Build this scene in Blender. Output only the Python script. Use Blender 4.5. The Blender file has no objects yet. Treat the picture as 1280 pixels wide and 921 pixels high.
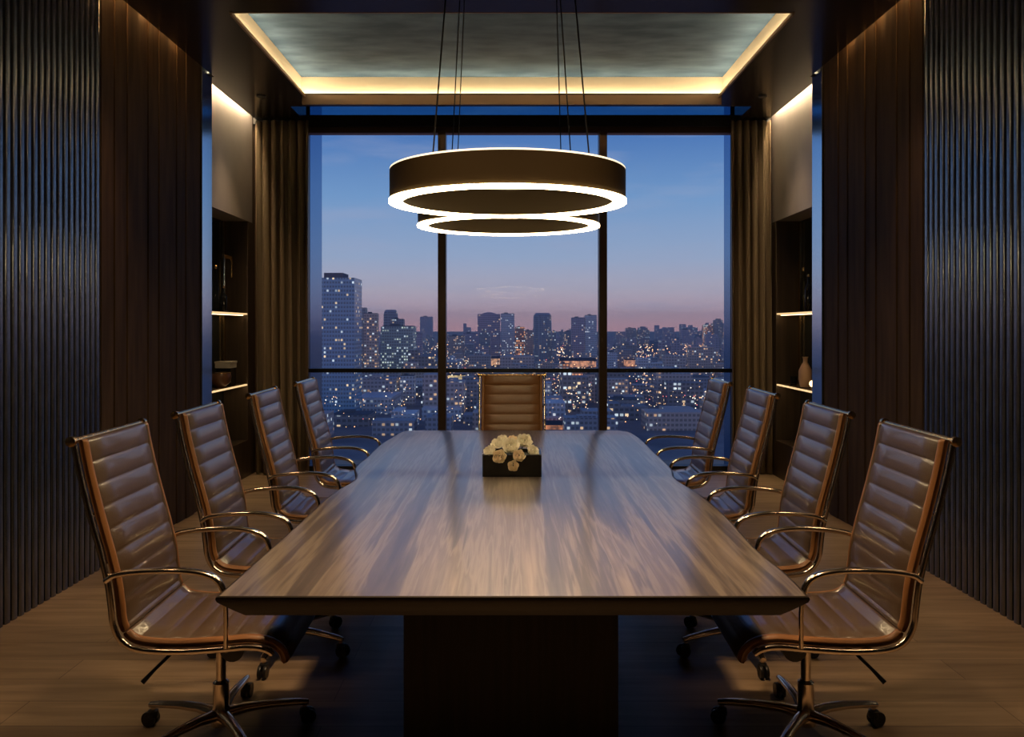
import bpy, bmesh, math, random
from mathutils import Vector, Matrix
PI = math.pi
random.seed(7)
F = 964.0; CX = 640.0; CY = 410.0; EYE = 1.47     # focal length in pixels, horizon row, eye height
SC = bpy.context.scene
COL = SC.collection

# ------------------------------------------------------------------ camera
cam_d = bpy.data.cameras.new('camera'); cam = bpy.data.objects.new('camera', cam_d); COL.objects.link(cam)
cam.location = (0, 0, EYE); cam.rotation_euler = (PI/2, 0, 0)
cam_d.sensor_width = 36; cam_d.lens = 36*F/1280; cam_d.shift_y = -(460.5-CY)/1280
cam_d.clip_end = 30000; cam_d.clip_start = 0.05
SC.camera = cam

# ------------------------------------------------------------------ world: dusk sky
W = bpy.data.worlds.new('world'); SC.world = W; W.use_nodes = True
nt = W.node_tree; nt.nodes.clear()
def wn(t, **k):
    n = nt.nodes.new(t)
    for a, b in k.items(): setattr(n, a, b)
    return n
def srgb(r, g, b):
    f = lambda c: (c/255/12.92) if c/255 <= .04045 else ((c/255+.055)/1.055)**2.4
    return (f(r), f(g), f(b), 1)
tc = wn('ShaderNodeTexCoord'); sx = wn('ShaderNodeSeparateXYZ'); ramp = wn('ShaderNodeValToRGB')
nt.links.new(tc.outputs['Generated'], sx.inputs[0]); nt.links.new(sx.outputs['Z'], ramp.inputs[0])
cr = ramp.color_ramp
stops = [(0.0, (206,160,168)), (.022, (192,168,182)), (.05, (172,168,186)), (.09, (144,163,194)), (.165, (108,146,192)),
         (.245, (70,112,174)), (.36, (46,84,150)), (.6, (30,58,118)), (1, (20,40,90))]
cr.elements[0].position = 0; cr.elements[0].color = srgb(*stops[0][1])
cr.elements[1].position = 1; cr.elements[1].color = srgb(*stops[-1][1])
for p, c in stops[1:-1]:
    e = cr.elements.new(p); e.color = srgb(*c)
# thin streaky clouds
mp = wn('ShaderNodeMapping'); mp.inputs['Scale'].default_value = (2.5, 2.5, 16); mp.inputs['Rotation'].default_value = (0, .12, 0)
nz = wn('ShaderNodeTexNoise'); nz.inputs['Scale'].default_value = 3.2; nz.inputs['Detail'].default_value = 6
nt.links.new(tc.outputs['Generated'], mp.inputs[0]); nt.links.new(mp.outputs[0], nz.inputs['Vector'])
r2 = wn('ShaderNodeValToRGB'); r2.color_ramp.elements[0].position = .48; r2.color_ramp.elements[1].position = .8
r2.color_ramp.elements[0].color = (0,0,0,1); r2.color_ramp.elements[1].color = (.42,.42,.42,1)
nt.links.new(nz.outputs['Fac'], r2.inputs[0])
mx = wn('ShaderNodeMix', data_type='RGBA'); mx.inputs[7].default_value = srgb(150,160,190)
nt.links.new(r2.outputs[0], mx.inputs[0]); nt.links.new(ramp.outputs[0], mx.inputs[6])
bg = wn('ShaderNodeBackground'); bg.inputs[1].default_value = 1.12
wo = wn('ShaderNodeOutputWorld')
nt.links.new(mx.outputs[2], bg.inputs[0]); nt.links.new(bg.outputs[0], wo.inputs[0])

# sky portal in the window opening (guides the sky light in)
pl = bpy.data.lights.new('window_portal', 'AREA'); pl.shape = 'RECTANGLE'; pl.size = 4.4; pl.size_y = 3.9
po = bpy.data.objects.new('window_portal', pl); COL.objects.link(po); po.location = (.09, 8.1, 1.93); po.rotation_euler = (-PI/2, 0, 0)
pl.cycles.is_portal = True

SC.view_settings.view_transform = 'Standard'; SC.view_settings.look = 'None'
SC.view_settings.exposure = 0.0; SC.view_settings.gamma = 1; SC.view_settings.use_curve_mapping = False
SC.cycles.use_denoising = True; SC.cycles.max_bounces = 8; SC.cycles.diffuse_bounces = 5
SC.cycles.sample_clamp_indirect = 4; SC.cycles.caustics_reflective = False; SC.cycles.caustics_refractive = False
RING_L = 25.0; COVE_L = 60.0; WALL_L = 80.0; NICHE_L = 240.0; SHELF_L = 1.0; SPOT_W = 66.0; TABLE_K = 5.0
WARM = (1.0, .70, .38)

# ------------------------------------------------------------------ materials
def mat(name, col=(.5,.5,.5), rough=.5, metal=0, spec=.5, coat=0, emit=None, es=0, bump=None):
    m = bpy.data.materials.new(name); m.use_nodes = True
    b = m.node_tree.nodes['Principled BSDF']
    b.inputs['Base Color'].default_value = (*col[:3], 1); b.inputs['Roughness'].default_value = rough
    b.inputs['Metallic'].default_value = metal; b.inputs['Specular IOR Level'].default_value = spec
    b.inputs['Coat Weight'].default_value = coat
    if emit: b.inputs['Emission Color'].default_value = (*emit[:3], 1); b.inputs['Emission Strength'].default_value = es
    if bump:
        n = m.node_tree; t = n.nodes.new('ShaderNodeTexCoord'); z = n.nodes.new('ShaderNodeTexNoise'); z.inputs['Scale'].default_value = bump[0]
        z.inputs['Detail'].default_value = 5
        u = n.nodes.new('ShaderNodeBump'); u.inputs['Strength'].default_value = bump[1]; u.inputs['Distance'].default_value = .002
        n.links.new(t.outputs['Object'], z.inputs['Vector']); n.links.new(z.outputs['Fac'], u.inputs['Height']); n.links.new(u.outputs[0], b.inputs['Normal'])
    return m
def noise_mat(name, c1, c2, scale=(1,1,1), nscale=5, rough=.5, spec=.5, p=(.35,.7), coat=0, bumpk=0, distort=0, rvar=0):
    m = mat(name, c1, rough, spec=spec, coat=coat); n = m.node_tree; b = n.nodes['Principled BSDF']
    t = n.nodes.new('ShaderNodeTexCoord'); q = n.nodes.new('ShaderNodeMapping'); q.inputs['Scale'].default_value = scale
    z = n.nodes.new('ShaderNodeTexNoise'); z.inputs['Scale'].default_value = nscale; z.inputs['Detail'].default_value = 7; z.inputs['Distortion'].default_value = distort
    r = n.nodes.new('ShaderNodeValToRGB'); r.color_ramp.elements[0].position = p[0]; r.color_ramp.elements[1].position = p[1]
    r.color_ramp.elements[0].color = (*c1,1); r.color_ramp.elements[1].color = (*c2,1)
    n.links.new(t.outputs['Object'], q.inputs[0]); n.links.new(q.outputs[0], z.inputs['Vector']); n.links.new(z.outputs['Fac'], r.inputs[0])
    n.links.new(r.outputs[0], b.inputs['Base Color'])
    if bumpk:
        u = n.nodes.new('ShaderNodeBump'); u.inputs['Strength'].default_value = bumpk; u.inputs['Distance'].default_value = .003
        n.links.new(z.outputs['Fac'], u.inputs['Height']); n.links.new(u.outputs[0], b.inputs['Normal'])
    if rvar:
        mr = n.nodes.new('ShaderNodeMapRange'); mr.inputs['To Min'].default_value = rough-rvar; mr.inputs['To Max'].default_value = rough+rvar
        n.links.new(z.outputs['Fac'], mr.inputs[0]); n.links.new(mr.outputs[0], b.inputs['Roughness'])
    return m
def floor_mat():
    m = mat('oak_floor', (.2,.13,.08), .42, spec=.4); n = m.node_tree; b = n.nodes['Principled BSDF']
    t = n.nodes.new('ShaderNodeTexCoord')
    br = n.nodes.new('ShaderNodeTexBrick'); br.inputs['Scale'].default_value = 1; br.inputs['Brick Width'].default_value = 1.9; br.inputs['Row Height'].default_value = .19
    br.inputs['Mortar Size'].default_value = .0022; br.inputs['Color1'].default_value = (.9,.9,.9,1); br.inputs['Color2'].default_value = (.68,.68,.68,1); br.inputs['Mortar'].default_value = (.4,.4,.4,1)
    br.offset = .37
    q = n.nodes.new('ShaderNodeMapping'); q.inputs['Scale'].default_value = (.9, 9, 1)
    z = n.nodes.new('ShaderNodeTexNoise'); z.inputs['Scale'].default_value = 2.2; z.inputs['Detail'].default_value = 8; z.inputs['Distortion'].default_value = .5
    r = n.nodes.new('ShaderNodeValToRGB'); r.color_ramp.elements[0].position = .3; r.color_ramp.elements[1].position = .75
    r.color_ramp.elements[0].color = (.27,.19,.115,1); r.color_ramp.elements[1].color = (.46,.335,.215,1)
    x = n.nodes.new('ShaderNodeMix'); x.data_type = 'RGBA'; x.blend_type = 'MULTIPLY'; x.inputs[0].default_value = 1
    n.links.new(t.outputs['Object'], br.inputs['Vector']); n.links.new(t.outputs['Object'], q.inputs[0]); n.links.new(q.outputs[0], z.inputs['Vector'])
    n.links.new(z.outputs['Fac'], r.inputs[0]); n.links.new(r.outputs[0], x.inputs[6]); n.links.new(br.outputs['Color'], x.inputs[7]); n.links.new(x.outputs[2], b.inputs['Base Color'])
    return m
def table_mat():
    m = mat('walnut_top', (.1,.06,.04), .3, spec=.9, coat=.75); m.node_tree.nodes['Principled BSDF'].inputs['Coat Roughness'].default_value = .17; m.node_tree.nodes['Principled BSDF'].inputs['Coat IOR'].default_value = 1.65; n = m.node_tree; b = n.nodes['Principled BSDF']
    t = n.nodes.new('ShaderNodeTexCoord')
    q = n.nodes.new('ShaderNodeMapping'); q.inputs['Scale'].default_value = (6.5, .26, 1)
    z = n.nodes.new('ShaderNodeTexNoise'); z.inputs['Scale'].default_value = 1.7; z.inputs['Detail'].default_value = 4; z.inputs['Distortion'].default_value = .35
    wv = n.nodes.new('ShaderNodeTexNoise'); wv.inputs['Scale'].default_value = 9; wv.inputs['Detail'].default_value = 8; wv.inputs['Distortion'].default_value = .6
    r = n.nodes.new('ShaderNodeValToRGB'); e = r.color_ramp.elements
    e[0].position = .32; e[0].color = (.04,.032,.03,1); e[1].position = .72; e[1].color = (.23,.19,.15,1)
    k = e.new(.45); k.color = (.085,.067,.058,1); k = e.new(.52); k.color = (.18,.15,.12,1); k = e.new(.57); k.color = (.11,.085,.07,1)
    a = n.nodes.new('ShaderNodeMath'); a.operation = 'MULTIPLY_ADD'; a.inputs[1].default_value = .34; 
    s = n.nodes.new('ShaderNodeMath'); s.operation = 'SUBTRACT'; s.inputs[1].default_value = .17
    n.links.new(t.outputs['Object'], q.inputs[0]); n.links.new(q.outputs[0], z.inputs['Vector']); n.links.new(q.outputs[0], wv.inputs['Vector'])
    n.links.new(wv.outputs['Fac'], a.inputs[0]); n.links.new(z.outputs['Fac'], a.inputs[2]); n.links.new(a.outputs[0], s.inputs[0])
    n.links.new(s.outputs[0], r.inputs[0]); n.links.new(r.outputs[0], b.inputs['Base Color'])
    mr = n.nodes.new('ShaderNodeMapRange'); mr.inputs['To Min'].default_value = .36; mr.inputs['To Max'].default_value = .50
    n.links.new(z.outputs['Fac'], mr.inputs[0]); n.links.new(mr.outputs[0], b.inputs['Roughness'])
    return m
def glass_mat(name, tint=(1,1,1), r=0.0, refl=.9, ior=1.35):
    m = bpy.data.materials.new(name); m.use_nodes = True; n = m.node_tree; n.nodes.clear()
    o = n.nodes.new('ShaderNodeOutputMaterial'); t = n.nodes.new('ShaderNodeBsdfTransparent'); t.inputs[0].default_value = (*tint,1)
    g = n.nodes.new('ShaderNodeBsdfGlossy'); g.inputs['Roughness'].default_value = r; g.inputs[0].default_value = (refl,refl,refl,1)
    f = n.nodes.new('ShaderNodeFresnel'); f.inputs[0].default_value = ior
    x = n.nodes.new('ShaderNodeMixShader'); n.links.new(f.outputs[0], x.inputs[0]); n.links.new(t.outputs[0], x.inputs[1]); n.links.new(g.outputs[0], x.inputs[2]); n.links.new(x.outputs[0], o.inputs[0])
    return m
def facade_mat(name, col, frac=.3, warm=(1,.68,.34), strength=.9, cell=(3.2,3.6), rough=.35, cool=.35, seed=0.0, stripe=.0):
    """building front: dark window grid, some windows lit"""
    m = mat(name, col, rough, spec=.6); n = m.node_tree; b = n.nodes['Principled BSDF']
    def N(t, **k):
        x = n.nodes.new(t)
        for a_, v in k.items(): setattr(x, a_, v)
        return x
    def M(op, a_, b_=None, c_=None):
        x = N('ShaderNodeMath', operation=op)
        for i, v in enumerate((a_, b_, c_)):
            if v is None: continue
            if isinstance(v, (int, float)): x.inputs[i].default_value = v
            else: n.links.new(v, x.inputs[i])
        return x.outputs[0]
    g = N('ShaderNodeNewGeometry'); s = N('ShaderNodeSeparateXYZ'); n.links.new(g.outputs['Position'], s.inputs[0])
    sn = N('ShaderNodeSeparateXYZ'); n.links.new(g.outputs['True Normal'], sn.inputs[0])
    u = M('DIVIDE', M('ADD', s.outputs[0], s.outputs[1]), cell[0]); v = M('DIVIDE', s.outputs[2], cell[1])
    cu = M('FLOOR', u); cv = M('FLOOR', v); fu = M('FRACT', u); fv = M('FRACT', v)
    win = M('MULTIPLY', M('MULTIPLY', M('GREATER_THAN', fu, .18), M('LESS_THAN', fu, .84)), M('MULTIPLY', M('GREATER_THAN', fv, .3), M('LESS_THAN', fv, .82)))
    side = M('LESS_THAN', M('ABSOLUTE', sn.outputs[2]), .5); win = M('MULTIPLY', win, side)
    cb = N('ShaderNodeCombineXYZ'); n.links.new(cu, cb.inputs[0]); n.links.new(cv, cb.inputs[1]); cb.inputs[2].default_value = seed
    wn_ = N('ShaderNodeTexWhiteNoise'); n.links.new(cb.outputs[0], wn_.inputs['Vector'])
    # clusters of lit floors
    mpz = N('ShaderNodeMapping'); mpz.inputs['Scale'].default_value = (.12,.22,1); n.links.new(cb.outputs[0], mpz.inputs[0])
    cl = N('ShaderNodeTexNoise'); cl.inputs['Scale'].default_value = 1.0; n.links.new(mpz.outputs[0], cl.inputs['Vector'])
    thr = M('MULTIPLY', M('MULTIPLY', cl.outputs['Fac'], cl.outputs['Fac']), frac*3.6)
    lit = M('MULTIPLY', M('LESS_THAN', wn_.outputs['Value'], thr), win)
    sc = N('ShaderNodeSeparateColor'); n.links.new(wn_.outputs['Color'], sc.inputs[0])
    cm = N('ShaderNodeMix', data_type='RGBA'); cm.inputs[6].default_value = (*warm,1); cm.inputs[7].default_value = (.72,.86,.95,1)
    n.links.new(M('LESS_THAN', sc.outputs[1], cool), cm.inputs[0])
    n.links.new(cm.outputs[2], b.inputs['Emission Color'])
    n.links.new(M('MULTIPLY', lit, M('MULTIPLY', M('ADD', sc.outputs[2], .25), strength)), b.inputs['Emission Strength'])
    bm_ = N('ShaderNodeMix', data_type='RGBA'); bm_.inputs[6].default_value = (*col,1); bm_.inputs[7].default_value = (*[c*.5 for c in col],1)
    n.links.new(win, bm_.inputs[0]); n.links.new(bm_.outputs[2], b.inputs['Base Color'])
    try: m.cycles.emission_sampling = 'NONE'
    except Exception: pass
    return m

M_ = dict(
 floor=floor_mat(),
 slat=noise_mat('dark_slat', (.15,.16,.18), (.22,.235,.26), (1,1,.3), 30, .22, .8),
 slatback=mat('slat_backing', (.008,.007,.006), .7),
 board=noise_mat('smoked_wood_board', (.055,.032,.016), (.095,.056,.028), (1,1,.12), 14, .7, .12),
 ceil=mat('dark_ceiling', (.026,.023,.022), .22, spec=.6),
 tray=noise_mat('tray_plaster', (.032,.062,.112), (.068,.115,.19), (1,2.6,1), 2.6, .75, .03, p=(.36,.66)),
 cove=mat('cove_paint', (.62,.55,.44), .6),
 lip=mat('bronze_lip', (.30,.19,.11), .4, spec=.5),
 panel=noise_mat('taupe_panel', (.44,.42,.41), (.50,.48,.46), (1,1,1), 4, .42, .5),
 niche=noise_mat('niche_wood', (.05,.035,.022), (.085,.06,.04), (6,6,.3), 5, .4, .5),
 mirror=mat('smoked_mirror', (.10,.12,.13), .12, metal=.8),
 steel=mat('satin_steel', (.60,.74,.84), .2, metal=1),
 fin=mat('blue_anodised_fin', (.10,.27,.52), .2, metal=.9),
 frame=mat('bronze_window_frame', (.085,.05,.028), .38, metal=.3, spec=.6),
 dframe=mat('black_window_frame', (.010,.011,.013), .4),
 glass=glass_mat('clear_glazing', (1,1,1.0), refl=.25, ior=1.2),
 tint=glass_mat('tinted_clerestory_glass', (.34,.55,.66), refl=.3, ior=1.25),
 cgl=glass_mat('crystal', (.72,.78,.80), .03),
 curtain=noise_mat('olive_linen', (.15,.115,.075), (.20,.155,.10), (40,40,40), 6, .85, .2, bumpk=.2),
 table=table_mat(),
 ped=noise_mat('black_brown_veneer', (.010,.007,.005), (.022,.015,.010), (8,8,.4), 6, .5, .3),
 leather=mat('brown_leather', (.085,.052,.032), .34, spec=1.0, coat=.5, bump=(160,.25)),
 tan=mat('tan_leather', (.17,.068,.018), .4, spec=.5, bump=(160,.25)),
 edge=mat('shaded_wood_edge', (.018,.012,.008), .4),  # table sides and underside: shade put into the colour, not a stain
 saddle=mat('saddle_leather_edge', (.26,.115,.04), .42, spec=.5, bump=(160,.2)),
 chrome=mat('polished_aluminium', (.80,.68,.56), .17, metal=1),
 dark=mat('black_plastic', (.012,.012,.013), .38),
 bronze=mat('dark_bronze_housing', (.080,.056,.026), .45, metal=.4),
 brass=mat('brass', (.80,.52,.22), .22, metal=1),
 cable=mat('black_cable', (.01,.01,.01), .5),
 ledr=mat('ring_diffuser', (1,1,1), .5, emit=(1,.74,.40), es=RING_L),
 ledt=mat('ring_upper_diffuser', (1,1,1), .5, emit=(1,.80,.52), es=1.5),
 ledc=mat('cove_led', (1,1,1), .5, emit=(1,.72,.38), es=COVE_L),
 ledw=mat('wall_wash_led', (1,1,1), .5, emit=(1,.55,.20), es=WALL_L),
 ledn=mat('niche_wash_led', (1,1,1), .5, emit=(1,.72,.42), es=NICHE_L),
 leds=mat('shelf_led', (1,1,1), .5, emit=(1,.66,.30), es=SHELF_L), ledu=mat('shelf_underlight', (1,1,1), .5, emit=(1,.64,.30), es=9.0),
 vase=mat('gloss_black_box', (.008,.007,.006), .25),
 soil=mat('black_floral_foam', (.01,.012,.008), .9),
 petal=mat('cream_petal', (.95,.91,.80), .55, spec=.3),
 petal2=mat('peach_petal', (.92,.80,.62), .55, spec=.3),
 leaf=mat('dark_leaf', (.015,.03,.012), .5),
 white=mat('white_ceramic', (.75,.70,.62), .35),
 brown=mat('brown_ceramic', (.16,.07,.035), .3),
 black=mat('black_glass', (.01,.01,.012), .12),
 peach=mat('peach_stoneware', (.62,.40,.27), .5),
 ball=mat('lamp_globe', (1,1,1), .4, emit=(1,.66,.28), es=4.0),
)
M_['slat'].node_tree.nodes['Principled BSDF'].inputs['Metallic'].default_value = .85
for k_ in ('petal', 'petal2'):      # petals let light through
    n = M_[k_].node_tree; b_ = n.nodes['Principled BSDF']; o_ = n.nodes['Material Output']; tr = n.nodes.new('ShaderNodeBsdfTranslucent'); tr.inputs[0].default_value = b_.inputs['Base Color'].default_value
    x_ = n.nodes.new('ShaderNodeMixShader'); x_.inputs[0].default_value = .22; n.links.new(b_.outputs[0], x_.inputs[1]); n.links.new(tr.outputs[0], x_.inputs[2]); n.links.new(x_.outputs[0], o_.inputs[0])

# ------------------------------------------------------------------ mesh helpers
def link(name, bm, m, parent=None, loc=(0,0,0), rot=(0,0,0), smooth=None, kind=None):
    me = bpy.data.meshes.new(name); bmesh.ops.recalc_face_normals(bm, faces=bm.faces); bm.to_mesh(me); bm.free()
    for x in (m if isinstance(m, (list, tuple)) else [m]): me.materials.append(x)
    if smooth is not None:
        me.polygons.foreach_set('use_smooth', [True]*len(me.polygons))
        if smooth < 3: me.set_sharp_from_angle(angle=smooth)
    o = bpy.data.objects.new(name, me); COL.objects.link(o); o.location = loc; o.rotation_euler = rot
    if parent: o.parent = parent
    if kind: o['kind'] = kind
    return o
def tag(o, label, cat, group=None):
    o['label'] = label; o['category'] = cat
    if group: o['group'] = group
    return o
def thing(name, label, cat, loc=(0,0,0), rz=0, group=None):
    o = bpy.data.objects.new(name, None); COL.objects.link(o); o.location = loc; o.rotation_euler = (0,0,rz); o.empty_display_size = .1
    return tag(o, label, cat, group)
def struct(name, bm, m, **k): return link(name, bm, m, kind='structure', **k)
def box(bm, x0, x1, y0, y1, z0, z1, bev=0, mi=0):
    vs = [bm.verts.new((x, y, z)) for z in (z0, z1) for y in (y0, y1) for x in (x0, x1)]
    fs = [bm.faces.new([vs[i] for i in f]) for f in ((0,1,3,2),(4,6,7,5),(0,4,5,1),(2,3,7,6),(0,2,6,4),(1,5,7,3))]
    for f in fs: f.material_index = mi
    if bev:
        es = list({e for f in fs for e in f.edges}); bmesh.ops.bevel(bm, geom=es, offset=bev, segments=3, profile=.5, affect='EDGES')
def B(*a, bev=0):
    bm = bmesh.new(); box(bm, *a, bev=bev); return bm
def tube(bm, pts, r, n=10, cap=True, sy=1.0, closed=False):
    """swept tube; r a number or list; sy flattens along the second axis"""
    pts = [Vector(p) for p in pts]; N = len(pts); rings = []
    up = None
    for i, p in enumerate(pts):
        t = (pts[(i+1) % N]-pts[i-1]) if closed else (pts[min(i+1, N-1)]-pts[max(i-1, 0)])
        t.normalize()
        if up is None:
            up = Vector((0,1,0)) if abs(t.y) < .9 else Vector((0,0,1))
        a = up - t*up.dot(t); a.normalize(); b = t.cross(a); up = a
        rr = r[i] if isinstance(r, (list, tuple)) else r
        rings.append([bm.verts.new(p + a*math.cos(2*PI*k/n)*rr + b*math.sin(2*PI*k/n)*rr*sy) for k in range(n)])
    for i in range(N if closed else N-1):
        A, C = rings[i], rings[(i+1) % N]
        for k in range(n): bm.faces.new((A[k], A[(k+1)%n], C[(k+1)%n], C[k]))
    if cap and not closed: bm.faces.new(rings[0][::-1]); bm.faces.new(rings[-1])
def lathe(bm, prof, n=24, c=(0,0,0), axis='z'):
    rings = []
    for r, z in prof:
        R = []
        for k in range(n):
            a = 2*PI*k/n; v = (r*math.cos(a), r*math.sin(a), z)
            if axis == 'y': v = (v[0], v[2], v[1])
            if axis == 'x': v = (v[2], v[0], v[1])
            R.append(bm.verts.new((c[0]+v[0], c[1]+v[1], c[2]+v[2])))
        rings.append(R)
    for A, C in zip(rings, rings[1:]):
        for k in range(n): bm.faces.new((A[k], A[(k+1)%n], C[(k+1)%n], C[k]))
    bm.faces.new(rings[0][::-1]); bm.faces.new(rings[-1])
def LA(prof, n=24, c=(0,0,0), axis='z'):
    bm = bmesh.new(); lathe(bm, prof, n, c, axis); return bm
def spline(pts, per=6):
    pts = [Vector(p) for p in pts]; out = []
    for i in range(len(pts)-1):
        p0 = pts[max(i-1,0)]; p1 = pts[i]; p2 = pts[i+1]; p3 = pts[min(i+2, len(pts)-1)]
        for k in range(per):
            t = k/per
            out.append(.5*((2*p1)+(p2-p0)*t+(2*p0-5*p1+4*p2-p3)*t*t+(3*p1-p0-3*p2+p3)*t**3))
    out.append(pts[-1]); return out
def at(px, py, D): return Vector(((px-CX)*D/F, D, EYE-(py-CY)*D/F))
def dup(o, parent=None):
    c = o.copy(); COL.objects.link(c)
    if parent: c.parent = parent
    for ch in list(o.children): dup(ch, c)
    return c

# ------------------------------------------------------------------ room shell
CZ = 3.57; WX = 2.53; NX = 2.62; Y0 = -2.2; YW = 7.95
Y_SL = 4.74; Y_BD = 6.25; Y_ST = 6.45; Y_CU = 7.68
struct('floor', B(-3.1, 3.1, Y0, 8.6, -.12, 0), M_['floor'])
def ceiling():
    bm = bmesh.new(); t = CZ+.03
    box(bm, -2.49, -1.883, Y0, Y_ST, CZ, t); box(bm, 1.883, 2.49, Y0, Y_ST, CZ, t)
    box(bm, -2.58, -2.10, Y_ST, 7.80, CZ, t); box(bm, 2.27, 2.58, Y_ST, 7.80, CZ, t); box(bm, -2.10, -1.883, Y_ST, 7.31, CZ, t); box(bm, 1.883, 2.27, Y_ST, 7.31, CZ, t)
    box(bm, -2.14, -2.10, 7.31, 7.86, t, 3.86); box(bm, 2.27, 2.31, 7.31, 7.86, t, 3.86); box(bm, -2.14, 2.31, 7.27, 7.31, t, 3.86); box(bm, -2.14, 2.31, 7.27, 8.02, 3.86, 3.92)
    box(bm, -1.883, 1.883, Y0, 5.13, CZ, t); box(bm, -1.883, 1.883, 7.0, 7.31, CZ, t)
    return bm
struct('ceiling', ceiling(), M_['ceil'])
struct('ceiling_roof', B(-3.1, 3.1, Y0-.1, 8.3, 4.02, 4.1), M_['ceil'])
bm = bmesh.new()       # tray: side walls of the cove and the plaster panel
box(bm, -2.04, -1.955, 4.90, 7.22, CZ+.03, 3.86); box(bm, 1.955, 2.04, 4.90, 7.22, CZ+.03, 3.86)
box(bm, -2.04, 2.04, 7.16, 7.22, CZ+.03, 3.86); box(bm, -2.04, 2.04, 4.90, 4.97, CZ+.03, 3.86)
struct('ceiling_cove', bm, M_['cove'])
struct('ceiling_tray', B(-2.10, 2.10, 4.90, 7.22, 3.80, 3.90), M_['tray'])
bm = bmesh.new()       # bronze lip round the opening
box(bm, -1.90, 1.90, 6.985, 7.0, CZ-.075, CZ+.012); box(bm, -1.883, 1.883, 5.13, 5.145, CZ-.002, CZ+.012)
box(bm, -1.883, -1.868, 5.145, 6.985, CZ-.012, CZ+.012); box(bm, 1.868, 1.883, 5.145, 6.985, CZ-.012, CZ+.012)
struct('trim_1', bm, M_['lip'])
bm = bmesh.new(); z0, z1 = CZ+.031, CZ+.045    # LED tape in the cove
box(bm, -1.95, -1.93, 5.0, 7.13, z0, z1); box(bm, 1.93, 1.95, 5.0, 7.13, z0, z1); box(bm, -1.93, 1.93, 7.13, 7.15, z0, z1); box(bm, -1.93, 1.93, 4.98, 5.0, z0, z1)
tag(link('cove_light_strip', bm, M_['ledc']), 'warm light strip glowing round the edge of the recessed ceiling tray', 'light strip')

# fluted walls, boards, steel end strips
for s, nm in ((-1, 'left'), (1, 'right')):
    bm = bmesh.new(); y = Y0+.02; pitch = .0555
    while y+pitch < Y_SL:
        prof = [(0,.004),(.016,.0045),(.0195,.0065),(.0215,.011),(.0225,.0200),(.0225,.031),(.0215,.040),(.0195,.0445),(.016,.0465),(0,.047)]
        lo = [bm.verts.new((s*(WX-a), y+b, 0)) for a, b in prof]; hi = [bm.verts.new((s*(WX-a), y+b, 3.68)) for a, b in prof]
        for i in range(len(prof)-1): bm.faces.new((lo[i], lo[i+1], hi[i+1], hi[i]))
        y += pitch
    w = struct('wall_'+nm, B(min(s*WX, s*3.0), max(s*WX, s*3.0), Y0, Y_SL, 0, 4.02), M_['slatback'])
    link('slat_panel', bm, M_['slat'], w, smooth=.9)
    bm = bmesh.new(); y = Y_SL; bw = (Y_BD-Y_SL)/10
    for i in range(10):
        d = .006+.012*((i*7) % 3)/2
        box(bm, min(s*(WX-d), s*(WX+.05)), max(s*(WX-d), s*(WX+.05)), y+.003, y+bw-.003, 0, 3.68, bev=.003); y += bw
    box(bm, min(s*WX, s*3.0), max(s*WX, s*3.0), Y_SL, Y_BD, 0, 4.02)
    struct('wall_'+nm+'_boards', bm, M_['board'])
    struct('trim_'+('2' if s < 0 else '3'), B(min(s*(WX-.02), s*3.0), max(s*(WX-.02), s*3.0), Y_BD, Y_ST, 0, CZ+.05), M_['steel'])
    # niche wall with opening
    x0, x1 = sorted((s*NX, s*3.0)); zt, zb = 2.53, .36; xb = s*(NX+.24)
    struct('wall_'+nm+'_panel', B(x0, x1, Y_ST, Y_CU+.1, zt, 4.02), M_['panel'])
    bm = bmesh.new(); box(bm, x0, x1, Y_ST, Y_CU+.1, 0, zb); box(bm, x0, x1, Y_CU-.03, Y_CU+.1, zb, zt)
    struct('wall_'+nm+'_niche', bm, M_['niche'])
    a, b = sorted((xb, s*3.0)); struct('wall_'+nm+'_niche_back', B(a, b, Y_ST, Y_CU-.03, zb, zt), M_['mirror'])
    a, b = sorted((s*(NX), s*3.0)); struct('wall_'+nm+'_end', B(a, b, Y_CU+.1, 8.3, 0, 4.02), M_['niche'])
    # wall washing light strips in the ceiling slots
    side = 'left' if s < 0 else 'right'
    a, b = sorted((s*(WX-.035), s*(WX-.005)))
    tag(link('wall_wash_light', B(a, b, 3.2, 5.85, CZ+.105, CZ+.115), M_['ledw']), 'dim amber light strip washing the top of the %s fluted wall' % side, 'light strip')
    a, b = sorted((s*(NX-.035), s*(NX-.006)))
    tag(link('niche_wash_light', B(a, b, Y_ST+.05, Y_CU-.02, CZ+.105, CZ+.115), M_['ledn']), 'warm light strip above the pale panel of the %s niche' % side, 'light strip')
struct('wall_rear', B(-3.1, 3.1, Y0-.15, Y0, 0, 4.02), M_['board'])

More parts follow.
